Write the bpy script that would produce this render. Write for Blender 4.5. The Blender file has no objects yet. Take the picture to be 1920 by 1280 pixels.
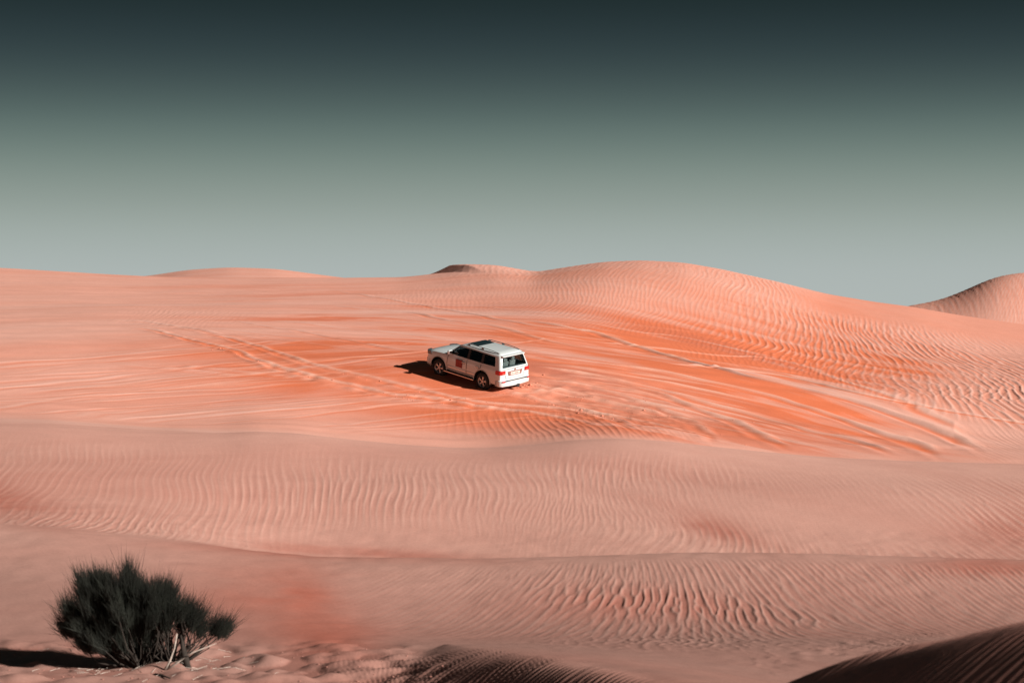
import bpy, bmesh, math, random
import numpy as np
from mathutils import Vector, Matrix
R = math.radians
rng = np.random.default_rng(11)
random.seed(5)
scene = bpy.context.scene
col = scene.collection

# ------------------------------------------------------------------ camera, sky, sun, exposure
F = 4000.0            # focal length in pixels of a 1920 wide frame (75 mm on a 36 mm sensor)
HOR = 600.0           # image row of the true horizon
EYE = 6.0             # eye height above the lowest sand
cd = bpy.data.cameras.new('camera'); cam = bpy.data.objects.new('camera', cd); col.objects.link(cam)
cam.location = (0, 0, EYE); cd.sensor_width = 36; cd.lens = 75; cd.clip_start = 0.1; cd.clip_end = 9000
cam.rotation_euler = (R(90) - math.atan((640 - HOR) / F), 0, 0)
cd.dof.use_dof = True; cd.dof.focus_distance = 92; cd.dof.aperture_fstop = 2.0
scene.camera = cam

SUN_AZ = R(-30)       # direction towards the sun in plan, measured from +X
SUN_EL = R(23)
sdir = Vector((math.cos(SUN_AZ) * math.cos(SUN_EL), math.sin(SUN_AZ) * math.cos(SUN_EL), math.sin(SUN_EL)))
sl = bpy.data.lights.new('sun', 'SUN'); sun = bpy.data.objects.new('sun', sl); col.objects.link(sun)
sl.energy = 4.15; sl.angle = R(0.53); sl.color = (1.0, 0.93, 0.84)
sun.rotation_euler = (-sdir).to_track_quat('-Z', 'Y').to_euler(); sun.location = (40, -20, 60)

world = bpy.data.worlds.new('World'); scene.world = world; world.use_nodes = True
wt = world.node_tree; wt.nodes.clear()
def srgb(r, g, b):
    f = lambda c: (c / 255 / 12.92) if c / 255 <= 0.04045 else ((c / 255 + 0.055) / 1.055) ** 2.4
    return (f(r), f(g), f(b), 1)
EXPO = 0.95
wo = wt.nodes.new('ShaderNodeOutputWorld')
bg1 = wt.nodes.new('ShaderNodeBackground'); bg2 = wt.nodes.new('ShaderNodeBackground'); addn = wt.nodes.new('ShaderNodeAddShader')
sky = wt.nodes.new('ShaderNodeTexSky'); sky.sky_type = 'NISHITA'; sky.sun_disc = False
sky.sun_elevation = SUN_EL; sky.sun_rotation = R(90) - SUN_AZ; sky.dust_density = 3.0
bg1.inputs['Strength'].default_value = 0.0012      # the graded sky of the photograph is far darker than a clear one
wt.links.new(sky.outputs[0], bg1.inputs['Color'])
tc = wt.nodes.new('ShaderNodeTexCoord'); sep = wt.nodes.new('ShaderNodeSeparateXYZ'); mr = wt.nodes.new('ShaderNodeMapRange')
ramp = wt.nodes.new('ShaderNodeValToRGB')
mr.inputs['From Min'].default_value = 0.0; mr.inputs['From Max'].default_value = 0.21
wt.links.new(tc.outputs['Generated'], sep.inputs[0]); wt.links.new(sep.outputs['Z'], mr.inputs['Value'])
wt.links.new(mr.outputs[0], ramp.inputs[0]); wt.links.new(ramp.outputs[0], bg2.inputs['Color'])
stops = [(600, (178, 186, 184)), (510, (175, 184, 182)), (440, (162, 173, 168)), (380, (146, 158, 151)), (310, (122, 138, 131)),
         (240, (93, 111, 107)), (180, (71, 87, 86)), (120, (51, 66, 68)), (60, (37, 51, 54)), (0, (24, 38, 38)), (-200, (22, 35, 35))]
el = ramp.color_ramp.elements
while len(el) > 1: el.remove(el[-1])
for i, (yy, c) in enumerate(stops):
    p = ((HOR - yy) / F) / 0.21
    e = el[0] if i == 0 else el.new(p)
    e.position = p; e.color = srgb(*c)
ramp.color_ramp.interpolation = 'B_SPLINE'
bg2.inputs['Strength'].default_value = 1 / 2 ** EXPO * 0.97
wt.links.new(bg1.outputs[0], addn.inputs[0]); wt.links.new(bg2.outputs[0], addn.inputs[1]); wt.links.new(addn.outputs[0], wo.inputs['Surface'])

vs = scene.view_settings
scene.display_settings.display_device = 'sRGB'
vs.view_transform = 'Standard'; vs.look = 'None'; vs.gamma = 1; vs.exposure = EXPO; vs.use_curve_mapping = False
scene.cycles.max_bounces = 6; scene.cycles.transparent_max_bounces = 8

# ------------------------------------------------------------------ small helpers
def new_mat(name, color, rough=0.6, metal=0.0, spec=0.5, coat=0.0, noise=0.0, nscale=6.0, trans=0.0, ior=1.45):
    m = bpy.data.materials.new(name); m.use_nodes = True
    nt = m.node_tree; b = nt.nodes['Principled BSDF']
    b.inputs['Roughness'].default_value = rough; b.inputs['Metallic'].default_value = metal
    b.inputs['Specular IOR Level'].default_value = spec; b.inputs['Coat Weight'].default_value = coat
    b.inputs['Transmission Weight'].default_value = trans; b.inputs['IOR'].default_value = ior
    b.inputs['Coat Roughness'].default_value = 0.06
    if noise > 0:
        t = nt.nodes.new('ShaderNodeTexNoise'); t.inputs['Scale'].default_value = nscale; t.inputs['Detail'].default_value = 6
        c = nt.nodes.new('ShaderNodeTexCoord'); nt.links.new(c.outputs['Object'], t.inputs['Vector'])
        r = nt.nodes.new('ShaderNodeValToRGB'); nt.links.new(t.outputs[0], r.inputs[0])
        r.color_ramp.elements[0].position = 0.3; r.color_ramp.elements[1].position = 0.7
        r.color_ramp.elements[0].color = tuple(x * (1 - noise) for x in color) + (1,)
        r.color_ramp.elements[1].color = tuple(min(1, x * (1 + noise * 0.6)) for x in color) + (1,)
        nt.links.new(r.outputs[0], b.inputs['Base Color'])
    else:
        b.inputs['Base Color'].default_value = tuple(color) + (1,)
    return m

def link(name, me, mat=None, parent=None, smooth=False):
    o = bpy.data.objects.new(name, me); col.objects.link(o)
    if mat is not None: me.materials.append(mat)
    if smooth: me.polygons.foreach_set('use_smooth', [True] * len(me.polygons))
    if parent is not None: o.parent = parent
    return o
def from_py(name, verts, faces, mat=None, parent=None, smooth=False):
    me = bpy.data.meshes.new(name); me.from_pydata([tuple(v) for v in verts], [], faces); me.update()
    return link(name, me, mat, parent, smooth)
def from_bm(name, bm, mat=None, parent=None, smooth=False):
    bmesh.ops.recalc_face_normals(bm, faces=bm.faces)
    me = bpy.data.meshes.new(name); bm.to_mesh(me); bm.free()
    return link(name, me, mat, parent, smooth)
def bm_box(bm, c, s, bev=0.0, rot=None):
    mt = Matrix.Translation(c) @ (rot.to_4x4() if rot else Matrix()) @ Matrix.Diagonal((s[0], s[1], s[2], 1))
    r = bmesh.ops.create_cube(bm, size=1, matrix=mt)
    if bev: bmesh.ops.bevel(bm, geom=list({e for v in r['verts'] for e in v.link_edges}), offset=bev, segments=2, affect='EDGES', profile=0.6)
def prism(bm, pts, axis, a, b):
    """closed polygon pts in the two other axes, extruded from a to b along axis (0,1,2)"""
    def mk(p, t):
        v = [0, 0, 0]; o = [i for i in range(3) if i != axis]
        v[o[0]] = p[0]; v[o[1]] = p[1]; v[axis] = t; return bm.verts.new(v)
    A = [mk(p, a) for p in pts]; B = [mk(p, b) for p in pts]; n = len(pts)
    bm.faces.new(A); bm.faces.new(B[::-1])
    for i in range(n): bm.faces.new((A[i], B[i], B[(i + 1) % n], A[(i + 1) % n]))
def tube_rings(bm, pts, rad, n=6, cap=True):
    rings = []
    for i, p in enumerate(pts):
        p = Vector(p); d = Vector(pts[min(i + 1, len(pts) - 1)]) - Vector(pts[max(i - 1, 0)])
        d.normalize(); u = d.orthogonal().normalized(); w = d.cross(u)
        r = rad[i] if hasattr(rad, '__len__') else rad
        rings.append([bm.verts.new(p + (u * math.cos(k * 2 * math.pi / n) + w * math.sin(k * 2 * math.pi / n)) * r) for k in range(n)])
    for a, b in zip(rings, rings[1:]):
        # match start vertex to limit twist
        k0 = min(range(n), key=lambda k: (b[k].co - a[0].co).length)
        b[:] = b[k0:] + b[:k0]
        for k in range(n): bm.faces.new((a[k], a[(k + 1) % n], b[(k + 1) % n], b[k]))
    if cap: bm.faces.new(rings[0][::-1]); bm.faces.new(rings[-1])
def lathe(bm, prof, n=32, y0=0.0, a0=0, a1=2 * math.pi):
    """profile (radius, y) round the Y axis"""
    full = abs(a1 - a0 - 2 * math.pi) < 1e-6; m = n if full else n + 1
    rs = [[bm.verts.new((r * math.cos(a0 + (a1 - a0) * k / n), y0 + y, r * math.sin(a0 + (a1 - a0) * k / n))) for k in range(m)] for r, y in prof]
    for A, B in zip(rs, rs[1:]):
        for k in range(n):
            bm.faces.new((A[k], A[(k + 1) % m], B[(k + 1) % m], B[k]))
    return rs
def sm(a, b, x):
    t = np.clip((x - a) / (b - a), 0, 1); return t * t * (3 - 2 * t)
def blob(u, v, cx, cy, rx, ry, ang=0):
    c, s = math.cos(R(ang)), math.sin(R(ang)); du, dv = u - cx, v - cy
    return np.exp(-((du * c + dv * s) / rx) ** 2 - ((-du * s + dv * c) / ry) ** 2)

# ------------------------------------------------------------------ noise tiles (FFT filtered)
def spec_tile(h, w, fn, seed, cplx=False):
    g = np.random.default_rng(seed)
    n = np.fft.fft2(g.standard_normal((h, w)))
    fy = np.fft.fftfreq(h)[:, None]; fx = np.fft.fftfreq(w)[None, :]
    r = np.fft.ifft2(n * fn(fx, fy))
    if cplx: return (r / np.abs(r).std() / 1.0).astype(np.complex64)
    r = r.real; return (r / r.std()).astype(np.float32)
def samp(t, x, y):
    h, w = t.shape; x = np.mod(x, w); y = np.mod(y, h)
    x0 = np.floor(x).astype(np.int32) % w; y0 = np.floor(y).astype(np.int32) % h
    fx = (x - np.floor(x)).astype(np.float32); fy = (y - np.floor(y)).astype(np.float32); x1 = (x0 + 1) % w; y1 = (y0 + 1) % h
    return (t[y0, x0] * (1 - fx) + t[y0, x1] * fx) * (1 - fy) + (t[y1, x0] * (1 - fx) + t[y1, x1] * fx) * fy
FB = spec_tile(1024, 1024, lambda fx, fy: np.where(fx ** 2 + fy ** 2 > 0, 1, 0) / np.maximum(np.sqrt(fx ** 2 + fy ** 2), 1 / 300) ** 1.7, 1)
SMO = spec_tile(512, 512, lambda fx, fy: np.exp(-(fx ** 2 + fy ** 2) / (2 * 0.02 ** 2)), 2)      # blobs about 16 px wide
def fbm(x, y, scale, k=0): return samp(FB, x / scale * 40 + 137 * k, y / scale * 40 + 71 * k)   # main features about `scale`
def smo(x, y, scale, k=0): return samp(SMO, x / scale * 16 + 37 * k, y / scale * 16 + 91 * k)
CYC = 12.0            # tile pixels per ripple
def ripple_tile(sx, sy, seed):
    k0 = 1 / CYC
    return spec_tile(1024, 2048, lambda fx, fy: np.exp(-((fx - k0) / (sx * k0)) ** 2 / 2 - (fy / (sy * k0)) ** 2 / 2), seed, True)
RA = ripple_tile(0.22, 0.14, 3)     # long, gently forking crests
RB = ripple_tile(0.34, 0.34, 4)     # short broken crests
def ripple(tile, p, q, lam, asym=0.75):
    c = samp(tile, p / lam * CYC, q / lam * CYC)
    ph = np.angle(c); a = np.abs(c); env = a / (a + 0.45)
    return (np.cos(ph + asym * np.sin(ph)) + .10 * np.cos(2 * ph + .8)).astype(np.float32) * env * 1.3

# ------------------------------------------------------------------ dune relief, laid out as ridges and valleys at their own distances
UG = np.arange(-900, 2900, 4.0)
def curve(pts, s=28):
    pts = np.array(pts, float); y = np.interp(UG, pts[:, 0], pts[:, 1])
    if s:
        k = np.exp(-np.arange(-4 * s, 4 * s + 1, 4.0) ** 2 / (2 * s * s)); k /= k.sum(); h = len(k) // 2
        y = np.convolve(np.pad(y, h, mode='edge'), k, 'valid')
    return y
r3 = curve([(-300, 960), (0, 983), (130, 991), (300, 1010), (450, 1030), (600, 1044), (900, 1047), (1100, 1042), (1300, 1035), (1500, 1037), (1700, 1043), (1920, 1049), (2200, 1060)])
r2 = curve([(-300, 800), (0, 795), (100, 797), (200, 804), (300, 810), (420, 811), (480, 808), (560, 812), (650, 823), (750, 833), (860, 840), (920, 840), (1000, 833), (1080, 824), (1160, 821), (1250, 827), (1350, 838), (1450, 848), (1550, 856), (1700, 863), (1920, 869), (2200, 872)], 20)
sky_y = curve([(-300, 496), (0, 502), (100, 508), (200, 514), (300, 519), (640, 521), (750, 520), (820, 513), (870, 506), (930, 503), (1000, 511), (1060, 501), (1130, 491), (1200, 488), (1280, 492), (1350, 504), (1450, 526), (1550, 551), (1640, 566), (1710, 575), (1800, 591), (1920, 608), (2200, 640)], 14)
far_y = curve([(-300, 540), (0, 535), (200, 524), (280, 517), (350, 506), (430, 501), (520, 504), (600, 515), (700, 528), (1000, 545), (1600, 590), (1700, 574), (1760, 563), (1800, 548), (1830, 534), (1865, 519), (1910, 511), (2000, 508), (2150, 520), (2300, 560)], 18)
K = lambda v: np.full_like(UG, v)
yz = lambda y, Y: EYE - (y - HOR) / F * Y
knots = []           # (Y(u), z(u), line-of-sight tangent?)
def kz(Y, z): knots.append((K(Y) if np.isscalar(Y) else Y, K(z) if np.isscalar(z) else z, False))
def ky(Y, y, los=False):
    Y = K(Y) if np.isscalar(Y) else Y; y = K(y) if np.isscalar(y) else y
    knots.append((Y, yz(y, Y), los))
kz(0, 4.2); kz(12, 2.7); kz(22, 1.25)
ky(33, 1290)
ky(38, curve([(0, 1222), (400, 1222), (900, 1216), (1920, 1214)]))
ky(42, curve([(0, 1120), (500, 1150), (800, 1186), (1920, 1184)], 80))
ky(50, r3, True)
ky(54.5, curve([(-300, 960), (100, 970), (350, 1000), (550, 1045), (700, 1060), (1920, 1062)], 40))
ky(59, curve([(0, 925), (300, 955), (600, 1000), (900, 1012), (1200, 1008), (1920, 1015)], 60))
ky(65.5, curve([(0, 862), (600, 900), (1000, 903), (1920, 918)], 60))
ky(74, r2, True)
ky(81, r2 + curve([(0, -10), (350, -8), (520, 8), (800, 13), (1920, 14)], 40))
ky(87, r2 + curve([(0, -26), (400, -22), (1000, -16), (1920, -14)], 40))
ky(95, curve([(0, 725), (500, 735), (900, 752), (1200, 772), (1500, 797), (1920, 824)], 60))
ky(102.5, curve([(0, 668), (500, 672), (900, 676), (1200, 702), (1500, 735), (1920, 772)], 60))
ky(114, curve([(0, 616), (500, 620), (900, 636), (1000, 642), (1200, 664), (1400, 684), (1550, 708), (1920, 732)], 60))
ky(140, curve([(0, 562), (500, 566), (900, 572), (1100, 562), (1300, 596), (1500, 632), (1700, 652), (1920, 672)], 60))
skyY = curve([(0, 190), (800, 190), (1200, 176), (1920, 166)], 80)
ky(skyY, sky_y, True)
ky(skyY + 25, sky_y + 40)
ky(246, np.where(UG < 1300, far_y + 15, 0) + np.where(UG < 1300, 0, curve([(1300, 645), (2300, 645)]))); ky(270, far_y, True)
kz(310, 1.0); kz(4500, -6.0)
NK = len(knots)
kY = np.array([k[0] for k in knots]); kZ = np.array([k[1] for k in knots])
sec = np.diff(kZ, axis=0) / np.diff(kY, axis=0)
kM = np.zeros_like(kZ)
kM[1:-1] = (sec[:-1] * np.diff(kY, axis=0)[1:] + sec[1:] * np.diff(kY, axis=0)[:-1]) / (kY[2:] - kY[:-2])
kM[0] = sec[0]; kM[-1] = 0
for i, k in enumerate(knots):
    if k[2]: kM[i] = (kZ[i] - EYE) / kY[i]
    elif i >= NK - 2: kM[i] = 0

def base_height(X, Y):
    """relief without ripples, valid anywhere"""
    X = np.asarray(X, float); Y = np.asarray(Y, float)
    r = np.hypot(X, Y); th = np.arctan2(X, Y); lim = 0.36
    thc = np.clip(th, -lim, lim); out = sm(0.0, 0.5, np.abs(th) - lim)
    Yr = np.where(np.abs(th) < lim, Y, r * math.cos(lim)); u = 960 + F * np.tan(thc)
    z = np.zeros_like(Yr)
    g = (u - UG[0]) / 4.0; i0 = np.clip(g.astype(int), 0, len(UG) - 2); f = g - i0
    def ev(a): return a[i0] * (1 - f) + a[i0 + 1] * f
    Ya, Za, Ma = ev(kY[0]), ev(kZ[0]), ev(kM[0])
    z[:] = Za
    for k in range(NK - 1):
        Yb, Zb, Mb = ev(kY[k + 1]), ev(kZ[k + 1]), ev(kM[k + 1])
        m = Yr >= Ya
        h = Yb - Ya; t = np.clip((Yr - Ya) / h, 0, 1)
        zz = (2 * t ** 3 - 3 * t ** 2 + 1) * Za + (t ** 3 - 2 * t ** 2 + t) * h * Ma + (-2 * t ** 3 + 3 * t ** 2) * Zb + (t ** 3 - t ** 2) * h * Mb
        z = np.where(m, zz, z); Ya, Za, Ma = Yb, Zb, Mb
    z += 0.10 * smo(X, Y, 9, 1) * sm(56, 64, Yr) * (1 - 0.85 * sm(66, 73, Yr) * (1 - sm(78, 86, Yr))) * (1 - sm(150, 165, Yr)) * 0.6
    z += out * (2.5 * smo(X, Y, 45, 2)) * sm(25, 60, r)
    z += 9.0 * np.maximum(smo(X, Y, 260, 3), -0.5) * sm(330, 700, r) * 0.35
    # near dune in the middle foreground: flat back, slip face falling to the left
    cy = np.array([22.0, 24, 26, 28, 31, 33.5, 36.5, 39, 41]); cx = np.array([2.4, 2.2, 1.95, 1.33, 0.31, -0.25, -.91, -1.4, -1.9])
    ch = np.array([0.40, 0.55, 0.68, 0.74, 0.70, 0.52, 0.20, 0.0, 0.0])
    s = (X - np.interp(Y, cy, cx)) * 0.94; H = np.interp(Y, cy, ch) * sm(20, 24, Y)
    wdt = 1.5 * H / math.tan(R(30)) * (1 + .9 * sm(30, 36, Y)) + 1e-3; tt_ = np.clip(1 + (s - .15) / wdt, 0, 1)
    drop = H * tt_ * tt_ * (3 - 2 * tt_) * np.exp(-np.maximum(s, 0) ** 2 / 14)
    z = z + np.where((Y > 20) & (Y < 41), drop, 0)
    # near dune in the right corner, its slip face falling to the left as well
    cy2 = np.array([8.0, 12, 16, 18, 20, 22, 24, 26, 27.5]); cx2 = np.array([8.6, 7.4, 6.15, 5.5, 4.95, 4.42, 3.98, 3.68, 3.5])
    ch2 = np.array([0.8, 1.5, 1.9, 1.85, 1.66, 1.30, 0.60, 0.16, 0.0])
    k2 = np.linspace(4, 27.5, 95); sx = np.interp(k2, cy2, cx2); sh = np.interp(k2, cy2, ch2); kk = np.array([1, 2, 3, 4, 3, 2, 1]) / 16
    sx[3:-3] = np.convolve(sx, kk, 'valid'); sh[3:-3] = np.convolve(sh, kk, 'valid')
    s2 = (X - np.interp(Y, k2, sx)) * 0.945; H2 = np.interp(Y, k2, sh) * sm(4, 9, Y)
    wd2 = 1.5 * H2 / math.tan(R(26.5)) + 1e-3; t2 = np.clip(1 + (s2 - .12) / wd2, 0, 1)
    z = z + np.where((Y > 4) & (Y < 27.5), H2 * t2 * t2 * (3 - 2 * t2) * np.exp(-np.maximum(s2, 0) ** 2 / 10), 0)
    # small sharp dune on the skyline left of the middle
    Yp = 186.0; Xp = (850 - 960) / F * Yp
    f1 = (X - Xp + 1.3 + 0.27 * (Y - Yp)) * math.tan(R(21))
    f2 = 0.58 - 0.075 * np.maximum(X - Xp, 0)
    pk = np.minimum(f1, f2)
    z = z + np.maximum(pk, 0) * sm(172, 181, Y) * (1 - sm(188, 192, Y)) * (X < Xp + 9)
    return z

# ------------------------------------------------------------------ fine sand sheet seen by the camera
def rows():
    out = [13.0]
    seg = [(30, .055), (34, .09), (50.5, .095), (58, .12), (82, .17), (116, .115), (142, .20), (196, .34), (275, 1.1), (312, 4)]
    for end, st in seg:
        while out[-1] < end - 1e-6: out.append(out[-1] + st)
    return np.array(out)
YR = rows(); UC = np.arange(-200, 2122, 2.0)
nr, nc = len(YR), len(UC)
Yg, Ug = np.meshgrid(YR, UC, indexing='ij'); Xg = (Ug - 960) / F * Yg
Z0 = base_height(Xg.ravel(), Yg.ravel()).reshape(nr, nc)
Vg = HOR + (EYE - Z0) / Yg * F

# height of each tyre track is carved along its own line on the hillside
hill = (YR > 80) & (YR < 192)
hr = np.where(hill)[0]
def depth_of(uu, vv, lo=82, hi=186):
    """distance along column uu at which the bare relief shows at row vv"""
    c = int(np.clip(round((uu - UC[0]) / 2), 0, nc - 1)); m = (YR > lo) & (YR < hi)
    v = Vg[m, c]; return float(np.interp(-vv, -np.maximum.accumulate(v[::-1])[::-1] if False else -v, YR[m]))
rel = np.zeros((nr, nc), np.float32); churn = np.zeros((nr, nc), np.float32); orange = np.zeros((nr, nc), np.float32); pale = np.zeros((nr, nc), np.float32)
def track(pts, w=0.22, a=0.05, berm=0.5, ch=0.0, both=False, tint=0.5, lo=82):
    pts = np.array(pts, float); c0 = max(0, int((pts[0, 0] - UC[0]) / 2)); c1 = min(nc - 1, int((pts[-1, 0] - UC[0]) / 2))
    if c1 - c0 < 4: return
    uu = UC[c0:c1 + 1]; vv = np.interp(uu, pts[:, 0], pts[:, 1])
    k = np.hanning(41); k /= k.sum(); vv = np.convolve(np.pad(vv, 20, mode='edge'), k, 'valid')
    m = np.where((YR > lo) & (YR < 186))[0]
    Yt = np.empty(len(uu))
    for j, c in enumerate(range(c0, c1 + 1)):
        v = Vg[m, c]; Yt[j] = np.interp(-vv[j], -v, YR[m])
    Xt = (uu - 960) / F * Yt; sl_ = np.gradient(Yt) / np.maximum(np.gradient(Xt), 1e-3)
    sl_ = np.clip(sl_, -6, 6)
    fade = np.minimum(1, np.minimum(np.arange(len(uu)), np.arange(len(uu))[::-1]) / 30)
    r0 = np.searchsorted(YR, max(Yt.min() - 3, 82)); r1 = np.searchsorted(YR, Yt.max() + 3)
    n = (YR[r0:r1, None] - Yt[None, :]) / np.sqrt(1 + sl_ ** 2)[None, :]
    wob = 0.06 * smo(Xg[r0:r1, c0:c1 + 1], Yg[r0:r1, c0:c1 + 1], 1.5, 9); n = n + wob
    f = (fade * sm(0, -10, vv - Vg[np.searchsorted(YR, 86), c0:c1 + 1]) * sm(0, 10, vv - Vg[np.searchsorted(YR, 180), c0:c1 + 1]))[None, :]
    rut = np.exp(-(n / w) ** 2); b1 = np.exp(-((n - 2.0 * w) / (w * 1.0)) ** 2); b2 = np.exp(-((n + 2.0 * w) / (w * 1.0)) ** 2)
    rel[r0:r1, c0:c1 + 1] += (a * f * (-.45 * rut + berm * (b1 + (b2 if both else 0.4 * b2)))).astype(np.float32)
    pale[r0:r1, c0:c1 + 1] += (f * tint * np.exp(-((n - 1.6 * w) / (w * .8)) ** 2)).astype(np.float32)
    orange[r0:r1, c0:c1 + 1] += (f * tint * 0.55 * rut).astype(np.float32)
    if ch: churn[r0:r1, c0:c1 + 1] = np.maximum(churn[r0:r1, c0:c1 + 1], (f * ch * np.exp(-(n / 0.75) ** 2)).astype(np.float32))
T = track
T([(980, 600), (1105, 624), (1180, 648), (1250, 668), (1330, 688), (1440, 717), (1490, 727), (1565, 745), (1640, 767), (1715, 795), (1790, 825), (1850, 849)], .20, .10, .9, tint=1.3)
T([(1000, 665), (1100, 680), (1250, 700), (1380, 730), (1440, 745), (1515, 767), (1590, 792), (1665, 820), (1740, 847), (1785, 863)], .18, .08, .9, tint=1.2)
T([(1010, 690), (1080, 700), (1200, 725), (1330, 760), (1440, 790), (1515, 810), (1577, 822), (1640, 842), (1702, 859)], .18, .07, .9, tint=1)
T([(1050, 705), (1150, 715), (1230, 740), (1290, 763), (1330, 775), (1405, 810), (1455, 830), (1520, 852)], .18, .07, .8, tint=.9)
T([(1020, 712), (1100, 725), (1230, 765), (1300, 800), (1360, 830), (1390, 841)], .2, .06, tint=.6)
T([(990, 735), (1060, 760), (1150, 790), (1230, 820)], .2, .05, tint=.5)
T([(1100, 640), (1250, 655), (1350, 668), (1440, 671), (1490, 682), (1540, 702), (1590, 720), (1640, 735), (1690, 752), (1765, 792), (1815, 812)], .2, .05, .9, tint=1.1)
T([(1240, 680), (1350, 690), (1440, 701), (1515, 715), (1590, 735), (1640, 745), (1690, 755), (1760, 768), (1840, 783), (1940, 798), (2100, 812)], .18, .08, .9, tint=1.2)
T([(1080, 602), (1205, 625), (1267, 630), (1355, 650), (1455, 671)], .2, .06, .8, tint=.9)
T([(620, 545), (700, 557), (787, 573), (875, 588), (985, 610), (1115, 624), (1200, 645)], .2, .045, .8, tint=.7)
T([(600, 572), (700, 581), (766, 586), (831, 601), (920, 610), (1020, 640), (1140, 660), (1260, 676)], .24, .07, tint=.6)
T([(240, 612), (300, 622), (367, 641), (413, 650), (467, 670), (517, 688), (567, 703), (617, 717), (667, 727), (733, 742), (833, 753), (900, 765), (960, 772), (1050, 785), (1130, 800)], .20, .035, .9, ch=.9, both=True, tint=.9)
T([(360, 622), (430, 635), (500, 656), (533, 668), (583, 686), (633, 698), (700, 713), (767, 727), (840, 747), (900, 757), (960, 762), (1060, 770), (1180, 800)], .20, .035, .9, ch=.6, both=True, tint=.9)
T([(180, 600), (280, 604), (380, 622), (450, 636)], .22, .05, ch=.5, both=True, tint=.5)
T([(420, 600), (560, 622), (700, 650), (780, 660)], .22, .04, ch=.3, tint=.4)
T([(905, 726), (960, 740), (1050, 762), (1130, 782), (1170, 792)], .22, .06, .9, ch=.6, both=True, tint=.6)
T([(950, 714), (1010, 726), (1100, 748), (1200, 770), (1260, 782)], .22, .06, .9, ch=.6, both=True, tint=.6)
for k in range(60):      # old, half filled tracks sweeping across the left of the slope
    u0 = rng.uniform(-250, 500); L = rng.uniform(350, 800); v0 = 658 + k * 3.0 + rng.uniform(-4, 4); s_ = rng.uniform(.03, .11)
    us = np.linspace(u0, u0 + L, 12); tt = (us - u0) / L
    T(list(zip(us, v0 - s_ * (us - u0) - 8 * tt * tt + 30 * (u0 < 0))), rng.uniform(.08, .20), rng.uniform(.004, .018), .8, tint=rng.uniform(.1, .5))
for k in range(16):      # faint lines above and right of the car
    u0 = rng.uniform(60, 1000); L = rng.uniform(250, 600); v0 = rng.uniform(570, 690); us = np.linspace(u0, u0 + L, 10)
    T(list(zip(us, v0 + .09 * (us - u0) + 20 * ((us - u0) / 600) ** 2)), rng.uniform(.15, .35), rng.uniform(.02, .045), .7, tint=rng.uniform(.15, .4))
for k in range(34):      # many passes behind the car
    u0 = rng.uniform(930, 1150); L = rng.uniform(250, 560); v0 = rng.uniform(672, 775); us = np.linspace(u0, u0 + L, 10); tt = us - u0
    T(list(zip(us, v0 + .13 * tt + 36 * (tt / 500) ** 2)), rng.uniform(.10, .2), rng.uniform(.010, .028), .8, tint=rng.uniform(.1, .6))

u, v, X, Y = Ug, Vg, Xg, Yg
onhill = sm(82, 86, Y)
front = (Y < 51)
mid = (Y >= 51) & (Y < 77)
# boundary between the rippled dune on the right and the driven slope
B1 = np.interp(u, [700, 850, 950, 1050, 1250, 1380, 1500, 1600, 1700, 1800, 1920, 2200], [560, 575, 590, 606, 640, 672, 705, 735, 765, 790, 812, 850])
dune = sm(6, -14, v - B1) * sm(780, 1080, u) * onhill
smooth_top = 1 - sm(1420, 1560, u) * sm(55, 25, v - np.interp(u, UG, sky_y)) * (Y < 175)
# --- hillside ripples
lean = np.interp(X, [-6, 2, 12, 18, 26, 34, 45], [0.0, 0.05, 0.16, 0.16, 0.05, 0.0, 0.03])
p = X - lean * (Y - 140) + 0.5 * smo(X, Y * .5, 9, 4) + .16 * smo(X, Y * .5, 3, 18); q = Y * 0.30 + 0.6 * smo(X, Y, 14, 5)
ra = ripple(RA, p, q, 0.46); rf = ripple(RA, p + 300, q, 0.32)
fine = blob(u, v, 1230, 560, 210, 75) + blob(u, v, 1050, 560, 200, 40) + 0.7 * sm(-45, -5, v - B1)
fine = np.clip(fine, 0, 1)
patch = 0.55 + 0.45 * np.clip(smo(X, Y * .45, 7, 6) * 0.8 + 0.5, 0, 1)
Wd = dune * smooth_top * patch
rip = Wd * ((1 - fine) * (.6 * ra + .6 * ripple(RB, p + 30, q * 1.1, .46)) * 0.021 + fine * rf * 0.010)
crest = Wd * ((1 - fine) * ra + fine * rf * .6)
# small ripple fields elsewhere on the slope
Wv = onhill * (blob(u, v, 1060, 800, 190, 22, 3) + .8 * blob(u, v, 1360, 668, 90, 12, 10) + .5 * blob(u, v, 860, 560, 160, 22) + .5 * blob(u, v, 330, 588, 120, 22) + .6 * blob(u, v, 1880, 820, 60, 40))
Wv = np.clip(Wv, 0, 1) * (1 - dune)
rv = ripple(RA, X + .03 * (Y - 100) + .1 * smo(X, Y, 4, 3), Y * .35, 0.32)
rip += Wv * rv * 0.010; crest += Wv * rv * .8
Wfar = sm(255, 262, Y) * sm(282, 272, Y)
rfar = ripple(RA, X + .3 * smo(X, Y, 12, 3), Y * .5, 0.9); rip += Wfar * rfar * .012 * (u > 1700); crest += Wfar * rfar * .4 * (u > 1700)
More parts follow.
